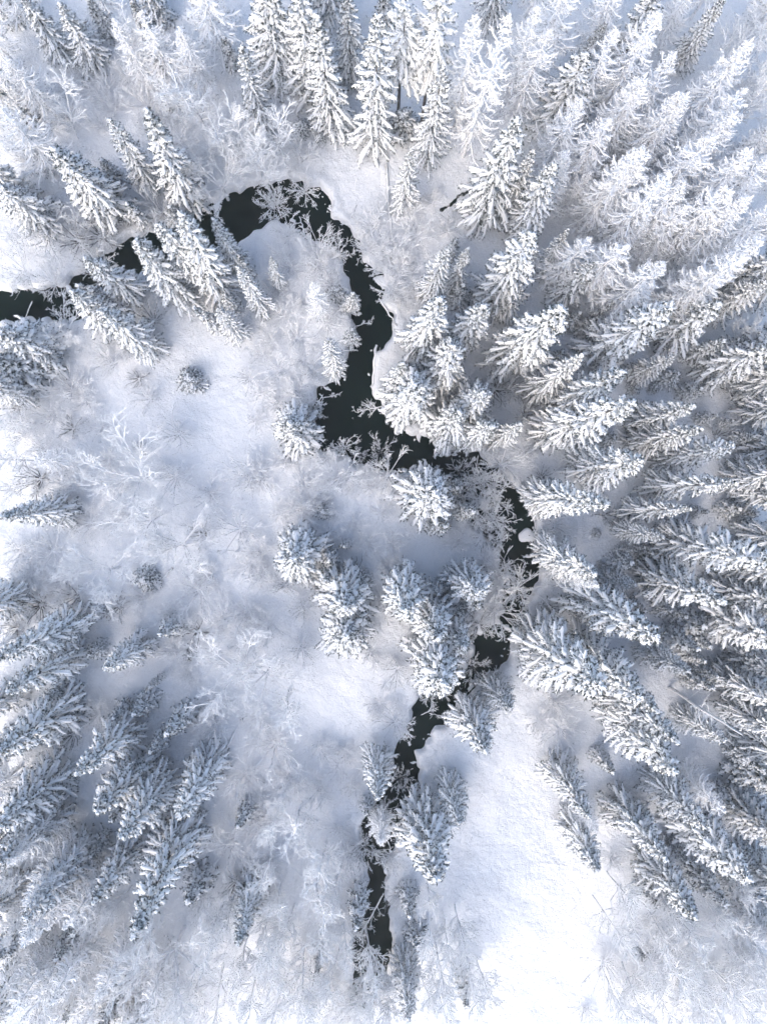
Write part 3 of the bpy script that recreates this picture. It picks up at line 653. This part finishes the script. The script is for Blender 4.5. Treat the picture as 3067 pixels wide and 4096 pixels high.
for c, lst in PI_.items():
    for rec in lst:
        base, h, r, pic = conifer_at(OFF[c], rec, 0.0)
        var = PINE[k % 2]; k += 1
        plant('pine_tree', var, base, r / var['r'] * 1.05, h / var['h'], rng.uniform(0, 6.28), 'bare-trunked pine with clumped snow', 'pine', 'snow clumped pines', pic)
for c, lst in BU.items():
    for x, y, w in lst:
        sx_, sy_ = cpt(OFF[c], x, y)
        r = w * CS / 2 / PER_M(1)
        g0 = ground(sx_, sy_, r * 0.8)
        var = BUSH[0]
        plant('spruce_sapling', var, np.array((g0[0], g0[1], gz(g0[0], g0[1]) - 0.02)), r / var['r'], r / var['r'] * 0.95, rng.uniform(0, 6.28), 'low round snow-dusted spruce bush', 'spruce bush', 'low spruce bushes', (sx_ / DS, sy_ / DS))
for c, lst in BA.items():
    for x, y, w, kd in lst:
        sx_, sy_ = cpt(OFF[c], x, y)
        r = w * CS / 2 / PER_M(5)
        kinds = {'s': SHRUB, 't': TALL, 'p': SPREAD, 'd': DULL}[kd]
        var = kinds[k % len(kinds)]; k += 1
        sc = r / var['r']
        szz = {'s': min(sc, 1.2) * rng.uniform(0.6, 0.85), 't': rng.uniform(0.8, 1.1) * min(1.1, sc + 0.1), 'p': sc * rng.uniform(0.95, 1.1), 'd': min(sc, 1.1) * rng.uniform(0.7, 0.95)}[kd]
        hh = var['h'] * szz
        g0 = ground(sx_, sy_, hh * (0.68 if kd == 't' else 0.55))
        z = gz(g0[0], g0[1])
        if z < -0.3:
            z = -0.3
        look = {'s': 'white rime-covered leafless shrub', 't': 'white rime-covered leafless tree', 'p': 'spreading leafless tree with white limbs', 'd': 'grey thinly rimed leafless shrub'}[kd]
        if kd in 'st':
            look = ('wide ' if r > 2.6 else 'small ' if r < 1.75 else '') + look
        plant('leafless_tree' if kd in 'tp' else 'leafless_shrub', var, np.array((g0[0], g0[1], z - 0.02)), sc, szz, rng.uniform(0, 6.28), look,
              'tree' if kd in 'tp' else 'shrub', {'s': 'white rimed shrubs', 't': 'white rimed leafless trees', 'p': 'spreading leafless trees', 'd': 'grey thinly rimed shrubs'}[kd], (sx_ / DS, sy_ / DS), (rng.gauss(0, 0.06), rng.gauss(0, 0.06)))
# labels: how it looks, where it stands, and its rank there among its own kind
buckets = {}
for root, look, cat, px, py in PLANTS:
    z = int(np.argmin(((ZA - (px, py)) ** 2).sum(1)))
    buckets.setdefault((cat, z), []).append((py, px, root, look))
for (cat, z), lst in buckets.items():
    lst.sort(key=lambda e: e[0])
    for i, (py, px, root, look) in enumerate(lst):
        tail = ''
        if len(lst) == 2:
            tail = ', upper of two' if i == 0 else ', lower of two'
        elif len(lst) > 2:
            tail = ', ' + ('topmost' if i == 0 else 'lowest' if i == len(lst) - 1 else ORD[i] + ' from the top')
        txt = look + ' ' + ZONES[z][2] + tail
        drop = [w_ for w_ in ('snow-dusted ', 'snow-laden ', 'rime-covered ', 'medium ', 'thick ', 'broad ', 'thinly ', 'tall ', 'white ') if w_ in txt]
        drop += [w_ for w_ in (' with white limbs', ' from the top') if w_ in txt]
        while len(txt.split()) > 16 and drop:
            txt = txt.replace(drop.pop(0), '', 1)
        root['label'] = txt
print('plants', len(PLANTS))

# ---------------------------------------------------------------- fallen logs, boulders, snag, stream, undergrowth
def thing(name, label, cat, loc, group=None):
    o = bpy.data.objects.new(name, None); COL.objects.link(o)
    o.empty_display_size = 0.5
    o.location = loc; o['label'] = label; o['category'] = cat
    if group:
        o['group'] = group
    return o
def part(name, me, parent):
    o = bpy.data.objects.new(name, me); COL.objects.link(o); o.parent = parent
    return o
LOGS = [
 (834, 356, 846, 562, 0.17, 0, 'long snow-covered trunk lying upright right of the upper river bend'),
 (574, 392, 610, 470, 0.15, 26, 'rimed fallen tree bridging the upper river bend'),
 (646, 464, 661, 514, 0.09, 8, 'short rimed branch sticking into the upper bend from the point'),
 (758, 474, 770, 444, 0.10, 0, 'short snowy log on the bank right of the upper bend'),
 (818, 642, 856, 704, 0.13, 0, 'snowy log curving along the right bank at the narrows'),
 (764, 706, 806, 691, 0.06, 6, 'thin rimed branch reaching over the water at the narrows'),
 (744, 757, 772, 755, 0.13, 0, 'stubby snow-capped log jutting from the left bank above the pool'),
 (813, 744, 803, 836, 0.20, 0, 'straight snow-covered log edging the right bank above the pool'),
 (690, 895, 698, 856, 0.09, 8, 'rimed branch standing from the left edge of the pool'),
 (697, 858, 730, 851, 0.06, 8, 'thin forked rimed branch over the left of the pool'),
 (828, 876, 768, 889, 0.07, 16, 'twiggy rimed branch fallen into the pool from its right bank'),
 (936, 1032, 950, 1004, 0.09, 6, 'broken rimed branch pointing up out of the lower pool bank'),
 (1034, 982, 1027, 1022, 0.07, 0, 'thin grey pole across the channel below the pool'),
 (966, 986, 993, 972, 0.05, 0, 'thin stick beside the little snow lump in the pool'),
 (1157, 1122, 1152, 1214, 0.08, 0, 'long thin pole along the right bank beside the round boulder'),
 (909, 1547, 948, 1530, 0.07, 4, 'upper of two rimed sticks floating in the lower river'),
 (927, 1543, 959, 1550, 0.06, 3, 'lower of two rimed sticks floating in the lower river'),
 (829, 1934, 775, 2030, 0.11, 26, 'rimed fallen sapling lying across the bottom river'),
 (841, 2058, 847, 2118, 0.10, 0, 'grey log on the right bank of the bottom river'),
 (374, 1226, 338, 1266, 0.12, 0, 'snowy log in the left thicket'),
 (525, 1548, 478, 1638, 0.14, 0, 'long snowy log beside the dark lower left stand'),
 (470, 1190, 568, 1193, 0.07, 0, 'thin snowy pole lying level left of the central shrubs'),
 (1357, 629, 1355, 662, 0.11, 0, 'dark short log on blue snow below the pale grove'),
 (28, 680, 80, 701, 0.20, 0, 'thick snow-covered ice slab on the left river arm'),  # ice slabs at the bank, modelled with the log shape
 (66, 648, 56, 692, 0.08, 0, 'thin pole across the left river arm'),
 (80, 254, 146, 253, 0.11, 10, 'snowy fallen tree at the left edge below the corner spruces'),
]
for x1, y1, x2, y2, rr, nbr, lab in LOGS:
    a, b = dpt(x1, y1), dpt(x2, y2)
    rg = np.random.default_rng(int(x1 * 7 + y1))
    K = 9
    q = np.linspace(0, 1, K)[:, None]
    P = a * (1 - q) + b * q
    lift = 0.55 if nbr > 20 else 0.12
    for p in P:
        p[2] = max(gz(p[0], p[1]), WATER_Z + 0.05) + rr * 0.6
    P[:, 2] = np.maximum(P[:, 2], P[0, 2] * (1 - q[:, 0]) + P[-1, 2] * q[:, 0])
    P[1:-1, 2] = 0.25 * P[:-2, 2] + 0.5 * P[1:-1, 2] + 0.25 * P[2:, 2]
    P[1:, :2] += rg.normal(0, rr * 0.35, (K - 1, 2))
    base = P.mean(0)
    P = (P - base)[None]
    R = (rr * np.linspace(1.0, 0.6, K) * rg.uniform(0.9, 1.1, K))[None]
    root = thing('fallen_log', lab, 'log', base, 'fallen logs and branches')
    g1 = Geo(); tubes(g1, P, R, 7)
    t1 = part('trunk', g1.mesh('log', M['larch_bark']), root)
    g2 = Geo(); PS = P.copy(); PS[..., 2] += R * 0.75
    RS = R * 0.95 * rg.uniform(0.75, 1.15, R.shape); RS[:, -1] *= 0.4; RS[:, 0] *= 0.4
    tubes(g2, PS, RS, 6, 0.8)
    part('snow_load', g2.mesh('log_snow', M['snow']), t1)
    if nbr:
        g3 = Geo()
        Lg = np.array([np.linalg.norm(b - a)])
        p_, r_, l_ = spawn(rg, P, R, nbr, 0.2, 1.0, 30, 75, 0.38, Lg, 0.1, 0.05, 0.2, 5); tubes(g3, p_, r_, 4)
        p_, r_, l_ = spawn(rg, p_, r_, 5, 0.2, 1.0, 25, 60, 0.5, l_, 0.0, 0.036, 0.2, 4); tubes(g3, p_, r_, 3)
        p_, r_, l_ = spawn(rg, p_, r_, 4, 0.2, 1.0, 25, 60, 0.5, l_, 0.0, 0.027, 0.2, 3); tubes(g3, p_, r_, 3)
        part('branches', g3.mesh('log_branches', M['frost']), root)

def boulder(px, py, r, lab, seed):
    c = dpt(px, py, WATER_Z); rg = np.random.default_rng(seed)
    n, mm = 20, 9
    th = np.linspace(0, 2 * np.pi, n, endpoint=False); ph_ = np.linspace(-0.5, 1.45, mm)
    V = []
    for p in ph_:
        for t in th:
            k_ = 1 + 0.10 * math.sin(3 * t + seed) + 0.07 * math.sin(5 * t + 2 * p)
            V.append((math.cos(p) * math.cos(t) * r * k_, math.cos(p) * math.sin(t) * r * 0.78 * k_, math.sin(p) * r * 0.42 + 0.1))
    Q = [(i * n + j, i * n + (j + 1) % n, (i + 1) * n + (j + 1) % n, (i + 1) * n + j) for i in range(mm - 1) for j in range(n)]
    V = np.array(V)
    root = thing('boulder', lab, 'boulder', c, 'snow capped boulders in the river')
    half = 4 * n
    rock = make_mesh('rock', V[:half + n] * 0.97, np.array([q_ for q_ in Q if max(q_) < half + n]), None, M['bark'])
    part('rock', rock, root)
    V2 = V.copy(); V2[:, 2] += 0.04
    T = [((mm - 1) * n, (mm - 1) * n + j, (mm - 1) * n + j + 1) for j in range(1, n - 1)]
    part('snow_cap', make_mesh('rock_snow', V2, np.array([q_ for q_ in Q if min(q_) >= 2 * n]), np.array(T), M['snow']), root)
boulder(1137, 1157, 1.12, 'round snow-capped boulder in the narrow channel', 3)
boulder(966, 979, 0.45, 'small snow lump on a rock at the right rim of the pool', 5)

# broken dead trunks standing in the forest
def snag(off, rec, rad, lab, stubs):
    base, h, r, pic = conifer_at(OFF[off], rec, 0.0)
    rg = np.random.default_rng(int(rec[0]))
    root = thing('dead_trunk', lab, 'dead trunk', base, 'standing dead trunks')
    K = 10
    P = np.zeros((1, K, 3)); P[0, :, 2] = np.linspace(-0.3, h, K); P[0, 1:, :2] += rg.normal(0, 0.04, (K - 1, 2))
    R = (rad * np.linspace(1, 0.35, K))[None]
    g1 = Geo(); tubes(g1, P, R, 8)
    part('trunk', g1.mesh('snag', M['rime_bark']), root)
    g2 = Geo()
    p_, r_, l_ = spawn(rg, P, R, stubs, 0.3, 1.0, 60, 95, 1.0, np.array([2.0]), 0.0, 0.05, 0.1, 5); tubes(g2, p_, r_, 4)
    p_, r_, l_ = spawn(rg, p_, r_, 3, 0.3, 1.0, 30, 60, 0.4, l_, 0.0, 0.035, 0.2, 3); tubes(g2, p_, r_, 3)
    part('branch_stubs', g2.mesh('snag_stubs', M['frost']), root)
snag('33', (1500, 1480, 1030, 1170, 60), 0.24, 'bare dead trunk with rimed stubs leaning out behind the lower right stand', 16)
snag('42', (375, 1330, 395, 1250, 30), 0.14, 'short dark stump trunk in the bottom brush left of the river', 3)
snag('41', (650, 1275, 700, 1195, 40), 0.12, 'thin dark trunk in the gap of the bottom left stand', 3)
snag('41', (765, 1385, 800, 1320, 40), 0.15, 'stout dark trunk right of the gap in the bottom left stand', 3)

# little stream running to the river
pts = [cpt(OFF['12'], x, y) for x, y in [(1400, 1200), (1382, 1208), (1350, 1226), (1312, 1240), (1290, 1272), (1258, 1300), (1228, 1312), (1195, 1335)]]
pw = np.array([ground(*p)[:2] for p in pts])
tt = np.linspace(0, len(pw) - 1, 60)
cx_ = np.interp(tt, np.arange(len(pw)), pw[:, 0]); cy_ = np.interp(tt, np.arange(len(pw)), pw[:, 1])
wd = 0.17 + 0.10 * np.sin(tt * 5) * np.sin(tt * 2.1); wd[0] = wd[-1] = 0.03
nxy = norm(np.stack([-np.gradient(cy_), np.gradient(cx_)], -1))
V = []
for i in range(60):
    for sgn in (-1, 1):
        x_, y_ = cx_[i] + sgn * nxy[i, 0] * wd[i], cy_[i] + sgn * nxy[i, 1] * wd[i]
        V.append((x_, y_, max(gz(x_, y_), gz(cx_[i], cy_[i])) + 0.02))
so = bpy.data.objects.new('stream', make_mesh('stream_surface', np.array(V), np.array([(2 * i, 2 * i + 1, 2 * i + 3, 2 * i + 2) for i in range(59)]), None, M['water'], False))
so['kind'] = 'structure'; so['label'] = 'narrow dark stream cutting through the snow'
COL.objects.link(so)

# twigs, dead grass and seedlings poking out of the snow
rg = np.random.default_rng(99)
N0 = 9000
sxy = np.stack([rg.uniform(-60, 3127, N0), rg.uniform(-60, 4156, N0)], -1)
CLEAR = [(1230, 1960, 190, 250), (1190, 1790, 130, 130), (1150, 1620, 70, 80), (450, 930, 190, 200), (700, 1490, 90, 90), (130, 180, 130, 60), (570, 510, 70, 40), (560, 1700, 60, 120), (900, 380, 60, 60)]
O = []
for x, y in sxy:
    dx, dy = x / DS, y / DS
    dens = 1.0 if dx < 1050 else 0.55
    for cx0, cy0, ra, rb in CLEAR:
        q = ((dx - cx0) / ra) ** 2 + ((dy - cy0) / rb) ** 2
        if q < 1:
            dens = min(dens, 0.12 + 0.3 * q)
    if rg.random() < dens:
        g0 = ground(x, y)
        O.append((g0[0], g0[1], gz(g0[0], g0[1])))
O = np.array(O); O = O[O[:, 2] > -0.2]
mpc = 7
bi = np.repeat(np.arange(len(O)), mpc); n = len(bi)
siz = rg.gamma(2.0, 0.27, len(O))[bi]
OO = O[bi] + np.concatenate([rg.normal(0, 0.12, (n, 2)) * (0.5 + siz[:, None]), np.full((n, 1), -0.03)], 1)
D = norm(np.concatenate([rg.normal(0, 0.75, (n, 2)), rg.uniform(0.3, 1.0, (n, 1))], 1))
P, R = grow(rg, OO, D, siz * rg.uniform(0.5, 1.3, n) + 0.15, rg.uniform(0.012, 0.022, n), 0.25, 0, 2)
g = Geo(); tubes(g, P, R, 3)
un = bpy.data.objects.new('undergrowth', g.mesh('undergrowth_twigs', M['scrub']))
un['kind'] = 'stuff'; un['label'] = 'rimed twigs and dead grass poking through the snow'; un['category'] = 'undergrowth'
COL.objects.link(un)
print('triangles', sum(sum(len(p.vertices) - 2 for p in me.polygons) for me in bpy.data.meshes))

# lumps of ice and snow caught along the banks
rg = np.random.default_rng(5)
cand = flat[inner][(np.abs(SD[inner] + 0.25) < 0.42)]
cand = cand[rg.permutation(len(cand))[:110]]
th = np.linspace(0, 2 * np.pi, 9, endpoint=False)
g = Geo()
for (x, y) in cand:
    r = rg.gamma(1.6, 0.085) + 0.05
    st = rg.uniform(0.5, 2.6); ro = rg.uniform(0, 3.14)
    k_ = rg.uniform(0.55, 1.4, 9)
    V = []
    for f_, z_ in ((1.0, -0.06), (1.06, 0.02), (0.9, 0.09), (0.5, 0.14), (0.02, 0.16)):
        a_, b_ = np.cos(th) * r * f_ * k_ * st, np.sin(th) * r * f_ * k_
        V.append(np.stack([x + a_ * math.cos(ro) - b_ * math.sin(ro), y + a_ * math.sin(ro) + b_ * math.cos(ro), np.full(9, WATER_Z + z_ * (0.5 + r * 1.6))], -1))
    Q = np.array([(i * 9 + j, i * 9 + (j + 1) % 9, (i + 1) * 9 + (j + 1) % 9, (i + 1) * 9 + j) for i in range(4) for j in range(9)])
    g.add(np.array(V), Q)
ice = bpy.data.objects.new('bank_ice', g.mesh('bank_ice_lumps', M['snow']))
ice['kind'] = 'stuff'; ice['label'] = 'small lumps of ice and snow along the river banks'; ice['category'] = 'ice'
COL.objects.link(ice)

# thin winter mist filling the valley
hz = bpy.data.materials.new('mist'); hz.use_nodes = True
nt = hz.node_tree; nt.nodes.clear()
out = nt.nodes.new('ShaderNodeOutputMaterial'); pv = nt.nodes.new('ShaderNodeVolumePrincipled')
pv.inputs['Color'].default_value = (0.95, 0.97, 1.0, 1); pv.inputs['Density'].default_value = 0.0004
nt.links.new(pv.outputs['Volume'], out.inputs['Volume'])
lo, hi = (-1000, -1020, -4.0), (1000, 1010, 88.0)
V = np.array([(x, y, z) for z in (lo[2], hi[2]) for y in (lo[1], hi[1]) for x in (lo[0], hi[0])])
Q = np.array([(0, 2, 3, 1), (4, 5, 7, 6), (0, 1, 5, 4), (2, 6, 7, 3), (0, 4, 6, 2), (1, 3, 7, 5)])
ho = bpy.data.objects.new('haze', make_mesh('mist_box', V, Q, None, hz, False))
ho['kind'] = 'stuff'; ho['label'] = 'thin pale winter mist over the whole forest'; ho['category'] = 'haze'
COL.objects.link(ho)
